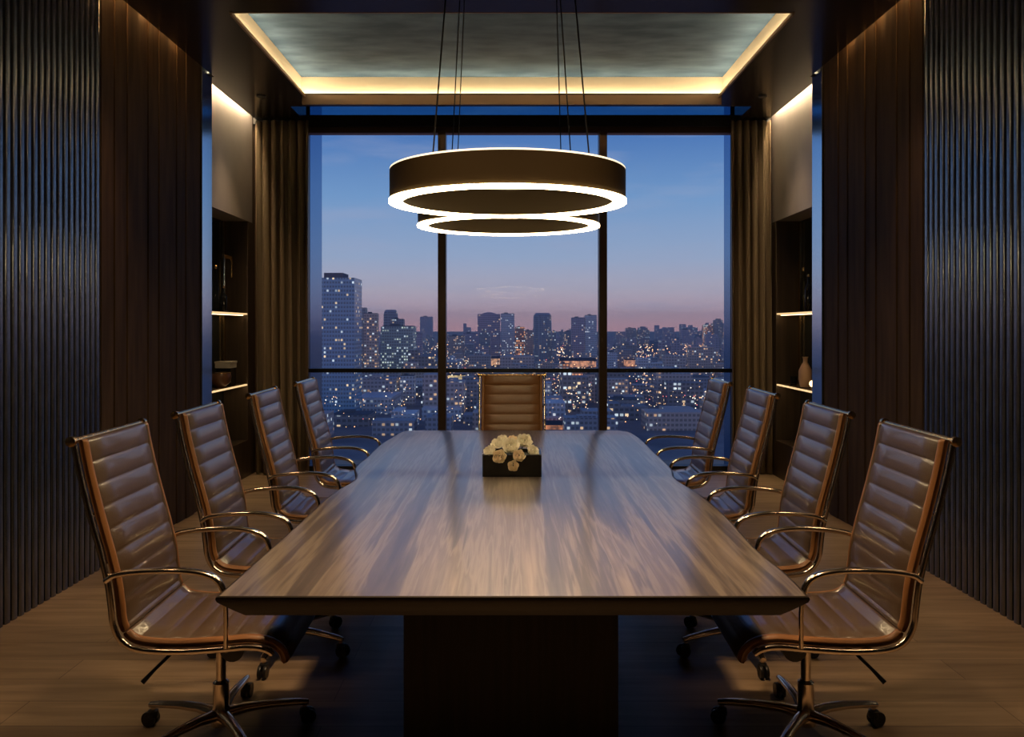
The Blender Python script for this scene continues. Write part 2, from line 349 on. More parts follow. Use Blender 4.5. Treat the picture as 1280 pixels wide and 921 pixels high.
# window wall
XL, XR, ZT = -2.10, 2.27, 3.49
bm = bmesh.new(); box(bm, -3.0, XL-.06, 7.86, 8.02, 0, 4.02); box(bm, XR+.06, 3.0, 7.86, 8.02, 0, 4.02)
struct('wall_window', bm, M_['frame'])
bm = bmesh.new(); box(bm, -2.9, -2.14, 7.80, 8.02, ZT+.045, 4.02); box(bm, 2.31, 2.9, 7.80, 8.02, ZT+.045, 4.02); box(bm, -2.14, 2.31, 7.87, 8.02, ZT+.045, 3.645)
struct('trim_4', bm, M_['dframe'])
struct('window_2', B(-2.14, 2.31, 7.944, 7.950, 3.645, 3.86), M_['tint'])
struct('floor_slab', B(-4, 4, 8.02, 8.7, -.4, -.02), M_['dframe'])
w = struct('window_1', B(XL-.06, XR+.06, 7.90, 8.0, ZT-.02, ZT+.04), M_['frame'])
bm = bmesh.new(); box(bm, XL-.06, XL, 7.88, 8.0, 0, ZT); box(bm, XR, XR+.06, 7.88, 8.0, 0, ZT); link('window_frame', bm, M_['frame'], w)
for xm in (-.716, .93): link('mullion', B(xm-.04, xm+.04, 7.86, 8.0, 0, ZT, bev=.004), M_['frame'], w)
for a, b in ((XL, -.756), (-.676, .89), (.97, XR)): link('transom', B(a, b, 7.90, 7.97, 1.015, 1.055), M_['dframe'], w)
link('window_sill', B(XL, XR, 7.88, 8.0, 0, .06), M_['dframe'], w)
for a, b in ((XL, -.756), (-.676, .89), (.97, XR)): link('glass', B(a, b, 7.944, 7.950, .06, ZT-.02), M_['glass'], w)
struct('trim_5', B(XL-.05, XL, 8.02, 8.52, -.3, 4.0), M_['fin'])
struct('trim_6', B(XR, XR+.05, 8.02, 8.26, -.3, 4.0), M_['fin'])

# ------------------------------------------------------------------ curtains
def curtain(x0, x1, folds, label):
    bm = bmesh.new(); nx = folds*14; zs = [0.015, .5, 1.2, 2.0, 2.8, 3.3, 3.55]
    fr = [random.uniform(.8, 1.2) for _ in range(folds+1)]
    cols = []
    for i in range(nx+1):
        t = i/nx; x = x0+(x1-x0)*t; k = fr[int(t*folds)]
        cols.append([bm.verts.new((x+.008*math.sin(z*1.3+i), 7.755-.045*k*math.cos(2*PI*folds*t)*(.85+.15*math.sin(z+i*.2)), z)) for z in zs])
    for A, C in zip(cols, cols[1:]):
        for k in range(len(zs)-1): bm.faces.new((A[k], C[k], C[k+1], A[k+1]))
    o = link('curtain', bm, M_['curtain'], smooth=4); md = o.modifiers.new('thickness', 'SOLIDIFY'); md.thickness = .006
    return tag(o, label, 'curtain', None)
curtain(-2.56, -2.04, 6, 'olive brown curtain on the left of the window, by the brass arch niche')
curtain(2.20, 2.60, 5, 'olive brown curtain on the right of the window, by the globe lamp niche')

# ------------------------------------------------------------------ recessed downlights by the curtains, plus added fill spots
def spot(x, y, label, watts, cone=75, grp='soffit spotlights'):
    t = thing('recessed_spotlight', label, 'spotlight', (x, y, CZ), group=grp)
    link('bezel', LA([(.028, -.001), (.04, -.001), (.04, -.008), (.028, -.012)], 24), M_['dark'], t)
    link('lens', LA([(.001, -.010), (.024, -.010), (.024, -.004), (.001, -.004)], 20), M_['steel'], t)
    d = bpy.data.lights.new('spot_beam', 'SPOT'); d.energy = watts; d.color = (1, .64, .34); d.spot_size = math.radians(cone); d.spot_blend = .9; d.shadow_soft_size = .14
    o = bpy.data.objects.new('spot_beam', d); COL.objects.link(o); o.parent = t; o.location = (0, 0, -.02)
for s, side in ((-1, 'left'), (1, 'right')):
    spot(s*2.27, 6.98, 'small black recessed spotlight in the dark soffit above the %s curtain' % side, SPOT_W*.8)
    spot(s*.45, 2.35, 'added fill spotlight out of view above the front end of the table, %s one' % side, SPOT_W*TABLE_K, 62, 'added fill spotlights above the front of the table')  # unseen pair, added to warm the near end of the tabletop
    for y in (.4, 1.9, 3.4, 4.7): spot(s*2.2, y, 'added fill spotlight out of view above the %s row of chairs' % side, SPOT_W, 56, 'added fill spotlights above the %s row of chairs' % side)  # unseen rows, added to brighten the chairs and side floor

# ------------------------------------------------------------------ conference table
def table_top():
    L = [(-.797,2.07),(-.792,2.5),(-.789,2.9),(-.787,3.35),(-.752,3.62),(-.762,3.76),(-.812,3.98),(-.812,4.3),(-.818,4.75),(-.79,5.1),(-.765,5.36),(-.69,5.44)]
    R = [(.80,2.07),(.808,2.26),(.800,2.53),(.822,2.95),(.818,3.34),(.790,3.60),(.788,3.75),(.820,3.97),(.828,4.54),(.838,5.0),(.815,5.34),(.74,5.44)]
    l = [(p.x, p.y) for p in spline([(a,b,0) for a,b in L], 5)]; r = [(p.x, p.y) for p in spline([(a,b,0) for a,b in R], 5)]
    ring = r + l[::-1]
    bm = bmesh.new(); rows = []
    cx, cy = 0, 3.75
    def inset(d, z):
        out = []; n = len(ring)
        for i, (x, y) in enumerate(ring):
            a = Vector(ring[i-1]); b = Vector(ring[(i+1) % n]); t = (b-a).normalized(); nrm = Vector((t.y, -t.x))
            if i in (0, n-1): nrm = Vector((1 if i == 0 else -1, -.35))
            out.append(bm.verts.new((x-nrm.x*d, y-nrm.y*d, z)))
        return out
    rows = [inset(.010, .75), inset(.002, .747), inset(0, .742), inset(.004, .733), inset(.045, .706), inset(.072, .690)]
    for A, C in zip(rows, rows[1:]):
        for i in range(len(A)): bm.faces.new((A[i], A[(i+1) % len(A)], C[(i+1) % len(A)], C[i]))
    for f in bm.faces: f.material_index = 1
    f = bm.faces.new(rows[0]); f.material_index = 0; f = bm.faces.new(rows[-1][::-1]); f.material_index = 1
    return bm
T = thing('conference_table', 'long live edge walnut conference table on a dark pedestal', 'table', (0,0,0))
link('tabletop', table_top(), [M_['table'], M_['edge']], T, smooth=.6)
bm = bmesh.new(); box(bm, -.352, .345, 2.5, 4.9, .035, .690, bev=.004)
link('pedestal', bm, M_['ped'], T)
link('plinth', B(-.31, .305, 2.54, 4.86, .0, .036), M_['dark'], T)

# ------------------------------------------------------------------ executive chair
PATH = spline([(x, 0, z) for x, z in [(-.372,1.105),(-.352,1.0),(-.318,.86),(-.284,.735),(-.262,.64),(-.252,.565),(-.243,.50),(-.215,.455),(-.16,.436),
        (-.05,.430),(.08,.436),(.17,.442),(.235,.432),(.275,.402),(.288,.365)]], 14)
def arc(pts):
    s = [0]
    for a, b in zip(pts, pts[1:]): s.append(s[-1]+(b-a).length)
    return s
SS = arc(PATH)
def sample(pts, S, s):
    s = max(0, min(S[-1], s))
    for i in range(len(S)-1):
        if S[i+1] >= s:
            t = (s-S[i])/max(1e-9, S[i+1]-S[i]); return pts[i].lerp(pts[i+1], t), (pts[i+1]-pts[i]).normalized()
    return pts[-1], (pts[-1]-pts[-2]).normalized()
RP = .078
def sling(s0, s1):
    """ribbed leather section between two arc lengths: raised channels with piped edges"""
    bm = bmesh.new(); HW = .235
    cols = [(-HW, .25, 0), (-HW-.003, .6, 0), (-HW+.004, 1.0, 0), (-HW+.016, 1.0, 0), (-HW+.022, .9, .15), (-HW+.034, .9, 1)]
    cols = cols + [(-.12, .9, 1), (0, .9, 1), (.12, .9, 1)] + [(-a, b, c) for a, b, c in cols[::-1]]
    n = int((s1-s0)/.0046); rows = []; rb = []
    for i in range(n+1):
        s = s0+(s1-s0)*i/n; p, t = sample(PATH, SS, s); nr = Vector((-t.z, 0, t.x))   # towards the sitter
        if nr.x < 0 and s < .5: nr = -nr
        ph = (s % RP)/RP; bul = .0095*(abs(math.sin(PI*ph)))**.28
        e = min(1, max(.02, min(s-s0+.004, s1-s+.004)/.012))**.5
        fr = []; bk = []
        for y, th, rib in cols:
            hf = (.009*th + bul*rib + (.006 if rib == 0 and th == 1 else 0))*e; hb = (.013*th)*e
            q = p + nr*hf; fr.append(bm.verts.new((q.x, y, q.z)))
            q = p - nr*hb; bk.append(bm.verts.new((q.x, y, q.z)))
        rows.append(fr); rb.append(bk)
    m = len(cols)
    for A, C, a, c in zip(rows, rows[1:], rb, rb[1:]):
        for k in range(m-1):
            mi = 1 if (k < 3 or k >= m-4) else 0
            f = bm.faces.new((A[k], A[k+1], C[k+1], C[k])); f.material_index = mi
            f = bm.faces.new((a[k], c[k], c[k+1], a[k+1])); f.material_index = 1 if mi else 0
        f = bm.faces.new((A[0], C[0], c[0], a[0])); f.material_index = 1
        f = bm.faces.new((A[-1], a[-1], c[-1], C[-1])); f.material_index = 1
    for A, a in ((rows[0], rb[0]), (rows[-1], rb[-1])):
        for k in range(m-1): bm.faces.new((A[k], A[k+1], a[k+1], a[k]))
    return bm
def make_chair():
    t = thing('executive_chair', 'x', 'chair')
    sm = min(range(len(PATH)), key=lambda i: abs(PATH[i].z-.475)+ (0 if PATH[i].x < -.2 else 9)); sb = SS[sm]
    link('backrest', sling(0, sb-.001), [M_['leather'], M_['saddle']], t, smooth=1.0)
    link('seat', sling(sb+.001, SS[-1]), [M_['leather'], M_['saddle']], t, smooth=1.0)
    for s in (-1, 1):
        y = s*.252; bm = bmesh.new(); pts = []
        for i in range(0, 75):
            sv = -.0 + SS[-1]*.955*i/74; p, tg = sample(PATH, SS, sv); nr = Vector((-tg.z, 0, tg.x))
            if nr.x < 0 and sv < .5: nr = -nr
            q = p - nr*.017; pts.append((q.x, y, q.z))
        tube(bm, pts, .0085, 8, sy=1.25)
        link('side_frame', bm, M_['chrome'], t, smooth=1.0)
        bm = bmesh.new()   # arm: flat bow from the back, down to the seat rail
        ap = spline([(-.285,y,.648),(-.25,y,.668),(-.16,y,.680),(-.04,y,.682),(.045,y,.668),(.085,y,.640),(.10,y,.59),(.105,y,.52),(.105,y,.43)], 6)
        tube(bm, [(p.x, p.y+s*.012*math.sin(min(1,(p.x+.285)/.3)*PI/2), p.z) for p in ap], [.0145]*36+[.0115]*(len(ap)-36), 10, sy=.7)
        link('armrest', bm, M_['chrome'], t, smooth=1.0)
    bm = bmesh.new(); lathe(bm, [(.010,-.268),(.0165,-.266),(.0165,-.25),(.010,-.248),(.010,.248),(.0165,.25),(.0165,.266),(.010,.268)], 14, (-.392,0,1.102), 'y')
    link('top_roller', bm, M_['brass'], t, smooth=.7)
    bm = bmesh.new(); tube(bm, [(-.338,-.25,.86),(-.352,-.15,.855),(-.356,0,.853),(-.352,.15,.855),(-.338,.25,.86)], .009, 8); link('back_stretcher', bm, M_['chrome'], t, smooth=1)
    bm = bmesh.new()
    for x in (-.12, .10): tube(bm, [(x,-.25,.418),(x,-.12,.398),(x,.12,.398),(x,.25,.418)], .012, 8)
    link('seat_stretcher', bm, M_['chrome'], t, smooth=1)
    bm = bmesh.new(); box(bm, -.13, .13, -.055, .055, .345, .395, bev=.012); lathe(bm, [(.02,-.07),(.042,-.066),(.042,.066),(.02,.07)], 18, (.06,0,.34), 'y'); box(bm, -.06, .03, -.035, .035, .325, .35, bev=.008)
    link('tilt_mechanism', bm, M_['dark'], t, smooth=.7)
    for s in (-1, 1):
        bm = bmesh.new(); tube(bm, [(-.08,s*.05,.372),(-.12,s*.13,.362),(-.155,s*.19,.33),(-.185,s*.215,.298)], [.007,.006,.006,.0085], 8)
        link('lever', bm, M_['dark'], t, smooth=1)
    link('gas_column', LA([(.034,.05),(.036,.10),(.028,.115),(.028,.20),(.022,.205),(.017,.21),(.017,.34)], 20), M_['chrome'], t, smooth=.7)
    for k in range(5):
        bm = bmesh.new(); ps = [(.02,0,.088),(.09,0,.096),(.17,0,.094),(.27,0,.084),(.305,0,.078)]
        tube(bm, ps, [.026,.021,.018,.015,.012], 10, sy=.8); lathe(bm, [(.008,.055),(.008,.082)], 8, (.292,0,0))
        lg = link('base_leg', bm, M_['chrome'], t, smooth=1, rot=(0,0,2*PI*k/5))
        bm = bmesh.new()
        for q in (-1, 1): lathe(bm, [(.012,q*.008-.006),(.027,q*.012-.006),(.0285,q*.012),(.027,q*.012+.006),(.012,q*.012+.006)], 18, (.292+.012,0,.0285), 'y')
        lathe(bm, [(.016,.030),(.02,.04),(.018,.058),(.008,.062)], 12, (.292,0,0))
        link('caster', bm, M_['dark'], lg, smooth=.7, rot=(0,0,0))
    return t
chair0 = make_chair(); used = [False]
def place_chair(x, y, rz, label, base=0.0, group='leather chairs round the conference table'):
    c = chair0 if not used[0] else dup(chair0); used[0] = True
    c.location = (x, y, 0); c.rotation_euler = (0,0,rz); c['label'] = label; c['group'] = group
    k = 0
    for ch in c.children:
        if ch.name.startswith('base_leg'): ch.rotation_euler.z = base + 2*PI*k/5; k += 1
    return c
ys = [2.77, 3.54, 4.45, 5.35]
posn = ['nearest the camera', 'second from the camera', 'third from the camera', 'farthest from the camera']
for i, y in enumerate(ys):
    place_chair(-1.045+.0*i, y, math.radians(2), 'ribbed brown leather swivel chair on the left side of the table, '+posn[i], math.radians([18,-20,10,-15][i]))
for i, y in enumerate(ys):
    place_chair(1.055+.0*i, y, PI-math.radians(2), 'ribbed brown leather swivel chair on the right side of the table, '+posn[i], math.radians([-18,20,-10,15][i]))
hc = place_chair(0.0, 5.66, -PI/2, 'tan brown leather chair at the far head of the table, before the window', .3)

for ch in hc.children:
    if ch.name.startswith(('backrest', 'seat.')) or ch.name == 'seat':
        ch.data = ch.data.copy(); ch.data.materials[0] = M_['tan']
# ------------------------------------------------------------------ flower box
fb = thing('flower_box', 'glossy black square flower box in the middle of the table', 'flower box', (0,3.73,.75))
bm = bmesh.new(); box(bm, -.143, .143, 0, .010, 0, .108, bev=.002); box(bm, -.143, .143, .19, .20, 0, .108, bev=.002); box(bm, -.143, -.133, .01, .19, 0, .108); box(bm, .133, .143, .01, .19, 0, .108); box(bm, -.133, .133, .01, .19, 0, .012)
link('container', bm, M_['vase'], fb)
link('floral_foam', B(-.132, .132, .011, .189, .013, .088), M_['soil'], fb)
def rose_mesh(R):
    """cupped petals wrapped in overlapping whorls round a bud"""
    bm = bmesh.new()
    for w, (cnt, r, lat, wd, flare) in enumerate([(5, 1.0, .10, .95, .25), (5, .86, .42, .92, .22), (5, .68, .70, .85, .15), (4, .48, .95, .95, .08), (3, .28, 1.2, 1.3, .0)]):
        for k in range(cnt):
            a0 = 2*PI*k/cnt + w*.6 + random.uniform(-.12,.12); n = 7; g = []
            for i in range(n+1):
                v = i/n; row = []
                for j in range(n+1):
                    u = (j/n-.5)*2; edge = 1-.22*u*u*v
                    la = (-1.35+(lat+1.35)*v*edge); rr = R*r*(1+flare*max(0, v-.55)*1.6)*(1+.05*u)
                    az = a0+u*wd*(.35+.65*math.sin(PI*min(1, v*.9+.1))**.5)*.85
                    row.append(bm.verts.new((rr*math.cos(la)*math.cos(az), rr*math.cos(la)*math.sin(az), R*r*math.sin(la)*.85)))
                g.append(row)
            for i in range(n):
                for j in range(n): bm.faces.new((g[i][j], g[i+1][j], g[i+1][j+1], g[i][j+1]))
    return bm
roses = [ # px, py, depth, radius, tilt dir, material, label
 (638.5,556,3.765,.046,(-.75,0),'petal','largest cream rose, at the centre of the flower box'),
 (611,563,3.760,.036,(-.6,-.5),'petal','cream rose hanging over the far left edge of the flower box'),
 (622,553,3.82,.038,(-.55,-.25),'petal','cream rose behind and left of the largest rose'),
 (656,550,3.82,.042,(-.8,.15),'petal','round cream rose, highest on the right half of the box'),
 (667,562.5,3.775,.036,(-.6,.5),'petal','flat cream rose at the far right edge of the flower box'),
 (624,570,3.72,.036,(-1.1,-.1),'petal2','peach rose drooping over the front left of the black box'),
 (649,569,3.72,.032,(-1.0,.1),'petal2','small peach rose drooping just right of centre over the box edge'),
 (641.5,582,3.700,.028,(-1.3,0),'petal2','lowest rose, hanging against the front face of the box'),
 (628,547,3.88,.030,(-.3,-.1),'petal','small cream rose at the back left of the flower box'),
 (641,547.5,3.88,.026,(-.4,.0),'petal2','small peach bud peeking up behind the largest rose')]
for px, py, d, R, (tx, ty), mm, lb in roses:
    p = at(px, py, d)
    t = thing('rose', lb, 'rose', p, group='roses in the black box'); 
    o = link('bloom', rose_mesh(R*.84), M_[mm], t, smooth=4, rot=(Matrix.Rotation(-tx, 3, 'X') @ Matrix.Rotation(ty, 3, 'Y') @ Matrix.Rotation(random.uniform(0, 6), 3, 'Z')).to_euler())
    bm = bmesh.new(); e = Vector((0-p.x*.35, max(3.76, min(3.90, p.y+.04))-p.y, .835-p.z)); 
    tube(bm, [(0,0,0), (e.x*.3, e.y*.8+.0, max(e.z*.2, .865-p.z if p.z < .86 else e.z*.4)), (e.x, e.y, e.z)], .0028, 6); link('stem', bm, M_['leaf'], t, smooth=1)

# ------------------------------------------------------------------ ring pendants
def ring_pendant(cx, cy, zb, R, cables, label):
    H = .130; Wd = .050; TH = math.radians(1.5)     # the rings hang a touch lower at the near side
    t = thing('ring_pendant_light', label, 'pendant light', (cx, cy, zb), group='ring pendants over the table')
    def annulus(r0, r1, z0, z1, n=96, bev=0):
        bm = bmesh.new(); prof = [(r0, z0), (r1, z0), (r1, z1), (r0, z1)]
        rings = [[bm.verts.new((r*math.cos(2*PI*k/n), r*math.sin(2*PI*k/n), z)) for k in range(n)] for r, z in prof]
        for i in range(4):
            A, C = rings[i], rings[(i+1) % 4]
            for k in range(n): bm.faces.new((A[k], A[(k+1)%n], C[(k+1)%n], C[k]))
        return bm
    link('housing', annulus(R-Wd, R, .010, H), M_['bronze'], t, smooth=.6, rot=(TH,0,0))
    link('lower_diffuser', annulus(R-Wd-.001, R+.004, 0, .010), M_['ledr'], t, smooth=.6, rot=(TH,0,0))
    link('upper_diffuser', annulus(R-.022, R-.001, H, H+.007), M_['ledt'], t, smooth=.6, rot=(TH,0,0))
    for (pxb, sgn, pxt) in cables:
        # attachment on the ring whose direction meets this column; sgn picks near or far side
        k = (pxb-CX)/F; rr = R-Wd/2; best = None
        for i in range(720):
            a = 2*PI*i/720; X = cx+rr*math.cos(a); Y = cy+rr*math.sin(a)
            if math.sin(a)*sgn < -1e-6: continue
            e = abs(X/Y-k)
            if best is None or e < best[0]: best = (e, X, Y)
        _, X, Y = best; Yt = cy+(Y-cy)*.35; Xt = (pxt-CX)/F*Yt
        bm = bmesh.new(); tube(bm, [(X-cx, Y-cy, H-.01+(Y-cy)*TH), (Xt-cx, Yt-cy, CZ-zb-.02)], .0032, 6); link('cable', bm, M_['cable'], t, smooth=1)
    link('canopy', LA([(.26, CZ-zb-.03), (.265, CZ-zb-.002)], 40), M_['bronze'], t)
ring_pendant(-.018, 3.235, 1.988, .49, [(541,-1,576),(737,-1,698),(716,1,688)], 'larger looking ring pendant light with glowing rim, nearer of the two')
ring_pendant(-.020, 4.37, 2.040, .51, [(562,-1,578),(569,1,582),(703,-1,694)], 'smaller looking ring pendant light half hidden behind the nearer ring')

# ------------------------------------------------------------------ niche shelves and what stands on them
for s, side in ((-1, 'left'), (1, 'right')):
    for z, nm in ((1.62, 'upper'), (.92, 'lower')):
        t = thing('niche_shelf', '%s lit shelf with amber front edge in the %s wall niche' % (nm, side), 'shelf', (s*2.74, 7.05, z), group='niche shelves')
        a, b = sorted((s*-.105, s*.118)); link('board', B(a, b, -.59, .59, -.022, 0), M_['niche'], t)
        a, b = sorted((s*-.118, s*-.105)); link('light_strip', B(a, b, -.59, .59, -.018, -.004), M_['leds'], t)
        a, b = sorted((s*-.085, s*-.075)); link('underlight', B(a, b, -.57, .57, -.026, -.0225), M_['ledu'], t)
    a, b = sorted((s*2.835, s*2.855)); link0 = B(a, b, 7.60, 7.64, .94, 2.52)
    tag(link('brass_strip', link0, M_['brass']), 'slim vertical brass strip at the back corner of the %s niche' % side, 'metal strip')
ZS, ZL = 1.62, .92
t = thing('arch_sculpture', 'tall brass topped arch sculpture on the upper left niche shelf', 'sculpture', (-2.72, 7.38, ZS))
link('base', B(-.05, .05, -.12, .12, 0, .015, bev=.004), M_['black'], t)
bm = bmesh.new(); tube(bm, [(0,-.09,.015), (0,-.09,.52)], .010, 10); link('post', bm, M_['steel'], t, smooth=1)
link('bar', B(-.015, .015, -.12, .09, .51, .545, bev=.005), M_['brass'], t)
bm = bmesh.new(); tube(bm, [(0,.08,.52), (0,.10,.49), (0,.10,.40)], .007, 8); lathe(bm, [(.004,.34),(.014,.36),(.012,.39),(.004,.41)], 12, (0,.10,0)); link('drop', bm, M_['brass'], t, smooth=1)
def bottle(loc, label, m1, h=.3, r=.035, cap='brass', grp=None):
    t = thing('bottle', label, 'bottle', loc, group=grp)
    link('glass', LA([(r*.9,0),(r,.01),(r,h*.6),(r*.75,h*.68),(r*.32,h*.76),(r*.3,h*.93)], 20), m1, t, smooth=.9)
    link('cap', LA([(r*.38,h*.93),(r*.42,h*.94),(r*.42,h*.995),(r*.36,h)], 16), M_[cap], t, smooth=.9)
bottle((-2.70, 7.02, ZS), 'slim clear glass bottle with brass cap on the upper left niche shelf', M_['cgl'], .42, .032)
bottle((-2.68, 7.16, ZS), 'shorter dark glass bottle with brass cap beside the arch sculpture', M_['black'], .24, .036)
t = thing('ceramic_bowl', 'round brown ceramic bowl on the lower left niche shelf', 'bowl', (-2.70, 7.12, ZL))
link('body', LA([(.045,0),(.05,.008),(.095,.05),(.105,.10),(.098,.135),(.090,.135),(.095,.10),(.085,.055),(.03,.02)], 28), M_['brown'], t, smooth=.9)
link('rim', LA([(.089,.134),(.099,.134),(.099,.141),(.089,.141)], 28), M_['brass'], t)
t = thing('storage_box', 'white lidded box on a dark block on the lower left niche shelf', 'box', (-2.73, 7.36, ZL))
link('block', B(-.07, .07, -.07, .07, 0, .17, bev=.004), M_['black'], t); link('body', B(-.075, .075, -.08, .08, .171, .215, bev=.004), M_['white'], t); link('lid', B(-.079, .079, -.084, .084, .215, .235, bev=.004), M_['white'], t)
bottle((2.70, 7.02, ZS), 'dark glass bottle with brass cap on the upper right niche shelf', M_['black'], .34, .035)
bottle((2.76, 7.30, ZS), 'clear glass bottle with brass cap on the upper right niche shelf', M_['cgl'], .42, .032)
t = thing('stoneware_vase', 'peach stoneware vase with narrow neck on the lower right niche shelf', 'vase', (2.70, 7.10, ZL+.0))
link('body', LA([(.035,0),(.045,.01),(.06,.08),(.058,.16),(.035,.21),(.02,.235),(.02,.27),(.028,.285)], 24), M_['peach'], t, smooth=.9)
link('stand', LA([(.05,-.0),(.05,.006)], 20), M_['black'], t)
t = thing('globe_lamp', 'small glowing amber globe lamp on the lower right niche shelf', 'lamp', (2.66, 6.82, ZL))
link('base', LA([(.03,0),(.03,.012),(.01,.016),(.01,.03)], 20), M_['brass'], t, smooth=.6)
bm = bmesh.new(); bmesh.ops.create_uvsphere(bm, u_segments=20, v_segments=12, radius=.03, matrix=Matrix.Translation((0,0,.058))); link('globe', bm, M_['ball'], t, smooth=4)
t = thing('glass_tumbler', 'small clear glass tumbler beside the peach vase', 'glass', (2.68, 7.34, ZL))
link('body', LA([(.026,0),(.032,.09),(.029,.09),(.024,.01)], 20), M_['cgl'], t, smooth=.9)

# ------------------------------------------------------------------ city beyond the window
GZ = -70.0
struct('ground', B(-6000, 6000, 120, 16000, GZ-2, GZ), noise_mat('city_ground', (.20,.19,.20), (.44,.40,.38), (.01,.01,.01), 2.0, .8, .2))
def hill():
    bm = bmesh.new(); nx, ny = 40, 10; g = []
    for i in range(nx+1):
        row = []
        for j in range(ny+1):
            x = 150+1350*i/nx; y = 2300+900*j/ny
            e = max(0, math.sin(PI*min(1, max(0, (i/nx)))*.62+.0))**1.6; f = math.sin(PI*j/ny)
            row.append(bm.verts.new((x, y, GZ-1+ (82*e*f) + 4*math.sin(i*1.7+j)*f)))
        g.append(row)
    for i in range(nx):
        for j in range(ny): bm.faces.new((g[i][j], g[i+1][j], g[i+1][j+1], g[i][j+1]))
    return bm
struct('hill', hill(), noise_mat('hill_woods', (.10,.13,.18), (.15,.18,.23), (.01,.01,.01), 3, .9, .1), smooth=4)
FM = {}
def fm(key):
    if key not in FM:
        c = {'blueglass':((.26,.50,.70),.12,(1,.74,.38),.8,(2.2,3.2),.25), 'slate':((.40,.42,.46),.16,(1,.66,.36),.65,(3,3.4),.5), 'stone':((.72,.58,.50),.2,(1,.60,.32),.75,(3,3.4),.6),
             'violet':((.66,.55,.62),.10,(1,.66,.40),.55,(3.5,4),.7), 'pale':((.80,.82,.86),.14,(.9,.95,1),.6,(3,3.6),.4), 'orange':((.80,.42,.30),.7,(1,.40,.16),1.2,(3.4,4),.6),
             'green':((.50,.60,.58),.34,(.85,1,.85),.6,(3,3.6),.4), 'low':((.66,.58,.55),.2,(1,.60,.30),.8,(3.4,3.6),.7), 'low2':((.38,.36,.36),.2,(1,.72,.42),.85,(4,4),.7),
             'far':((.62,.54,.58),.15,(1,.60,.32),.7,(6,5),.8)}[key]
        FM[key] = facade_mat('facade_'+key, c[0], c[1], c[2], c[3], c[4], c[5], seed=len(FM)*3.7)
    return FM[key]
roofm = mat('roof_grey', (.13,.15,.18), .8); roofd = mat('roof_dark', (.05,.055,.065), .8)
FOOT = []
def clear(x, y, w, d, m=1.5):
    return not any(abs(x-a) < (w+c)/2+m and y < b+e+m and b < y+d+m for a, b, c, e in FOOT)
def tower(px0, px1, py, D, key, label, style='flat', depth=None, group=None, crown=None):
    x0, x1 = (px0-CX)*D/F, (px1-CX)*D/F; top = EYE-(py-CY)*D/F; w = x1-x0; dp = depth or w*.9
    cx = (x0+x1)/2; h = top-GZ; FOOT.append((cx, D, w, w if style == 'round' else dp))
    t = thing('office_tower' if h > 45 else 'building', label, 'building', (cx, D, GZ), group=group)
    bm = bmesh.new()
    if style == 'round':
        n = 20; prof = [(w/2, 0), (w/2, h*.93), (w*.46, h*.97), (w*.36, h)]
        lathe(bm, prof, n, (0, w/2, 0))
    elif style == 'arch':
        box(bm, -w/2, w/2, 0, dp, 0, h*.965); n = 10; sec = [(-w*.34+w*.68*k/n, h*.965+h*.035*math.sin(PI*k/n)) for k in range(n+1)]
        A = [bm.verts.new((x, dp*.1, z)) for x, z in sec]; C = [bm.verts.new((x, dp*.9, z)) for x, z in sec]
        for k in range(n): bm.faces.new((A[k], A[k+1], C[k+1], C[k]))
        bm.faces.new(A); bm.faces.new(C[::-1])
    elif style == 'step':
        box(bm, -w/2, w/2, 0, dp, 0, h*.86); box(bm, -w*.36, w*.36, dp*.1, dp*.9, h*.86, h*.95); box(bm, -w*.2, w*.2, dp*.25, dp*.7, h*.95, h)
    else:
        box(bm, -w/2, w/2, 0, dp, 0, h)
    link('facade', bm, fm(key), t, smooth=.5 if style == 'round' else None)
    if style == 'flat':
        q = h*.0+max(1.2, w*.05); bm = bmesh.new(); box(bm, -w*.46, w*.46, dp*.05, dp*.95, h, h+q*.5)
        box(bm, -w*.25, w*.02, dp*.3, dp*.7, h+q*.5, h+q*1.8); link('roof', bm, roofm, t)
    if crown:
        c0, c1, ch = crown; link('crown', B(c0*w-w/2, c1*w-w/2, dp*.1, dp*.8, h, h+ch), roofm, t)
    return t
tower(394,443,347,600,'blueglass','tall blue glass tower at the left window edge, tallest building in view', 'plain', 30, crown=(.2,.68,4))
tower(443,457,385,900,'slate','dark slender tower directly right of the tallest glass tower')
tower(455,471,392,880,'stone','brown grey twin topped tower second right of the tallest tower')
tower(478,496,387,1022,'slate','dark tower with rounded top rising above pale glass offices','round')
tower(489,504,399,1002,'slate','dark shoulder block right of the rounded tower','flat',14)
tower(476,516,408,960,'green','broad pale green glass office block below the rounded tower')
tower(515,527,417,1300,'violet','narrow violet block left of the hazy tower')
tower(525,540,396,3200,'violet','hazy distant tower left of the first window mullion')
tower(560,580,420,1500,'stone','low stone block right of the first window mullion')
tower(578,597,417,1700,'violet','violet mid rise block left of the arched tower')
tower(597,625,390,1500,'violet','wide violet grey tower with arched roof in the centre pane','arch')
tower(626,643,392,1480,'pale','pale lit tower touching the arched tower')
tower(644,656,409,1400,'orange','orange lit mid rise right of the pale tower')
tower(655,667,413,1450,'stone','stone mid rise between orange block and rounded dark tower')
tower(667,690,391,1300,'slate','dark round topped tower in the middle of the centre pane','round')
tower(690.6,695,414,1300,'slate','thin annex right of the dark round topped tower')
tower(706,716,414,1500,'slate','short dark tower left of the paired towers')
tower(715,731,397,1400,'violet','left tower of the pair beside the second mullion')
tower(731.6,746,394,1400,'pale','pale glass tower right against the second mullion')
tower(760,772,440,1100,'pale','pale narrow block right of the second mullion')
tower(783,795,410,2500,'slate','left of two distant dark blocks in the right pane')
tower(797,812,408,2500,'slate','right of two distant dark blocks in the right pane','step')
tower(852,868,412,2300,'violet','lower block on the hill left of the hilltop tower')
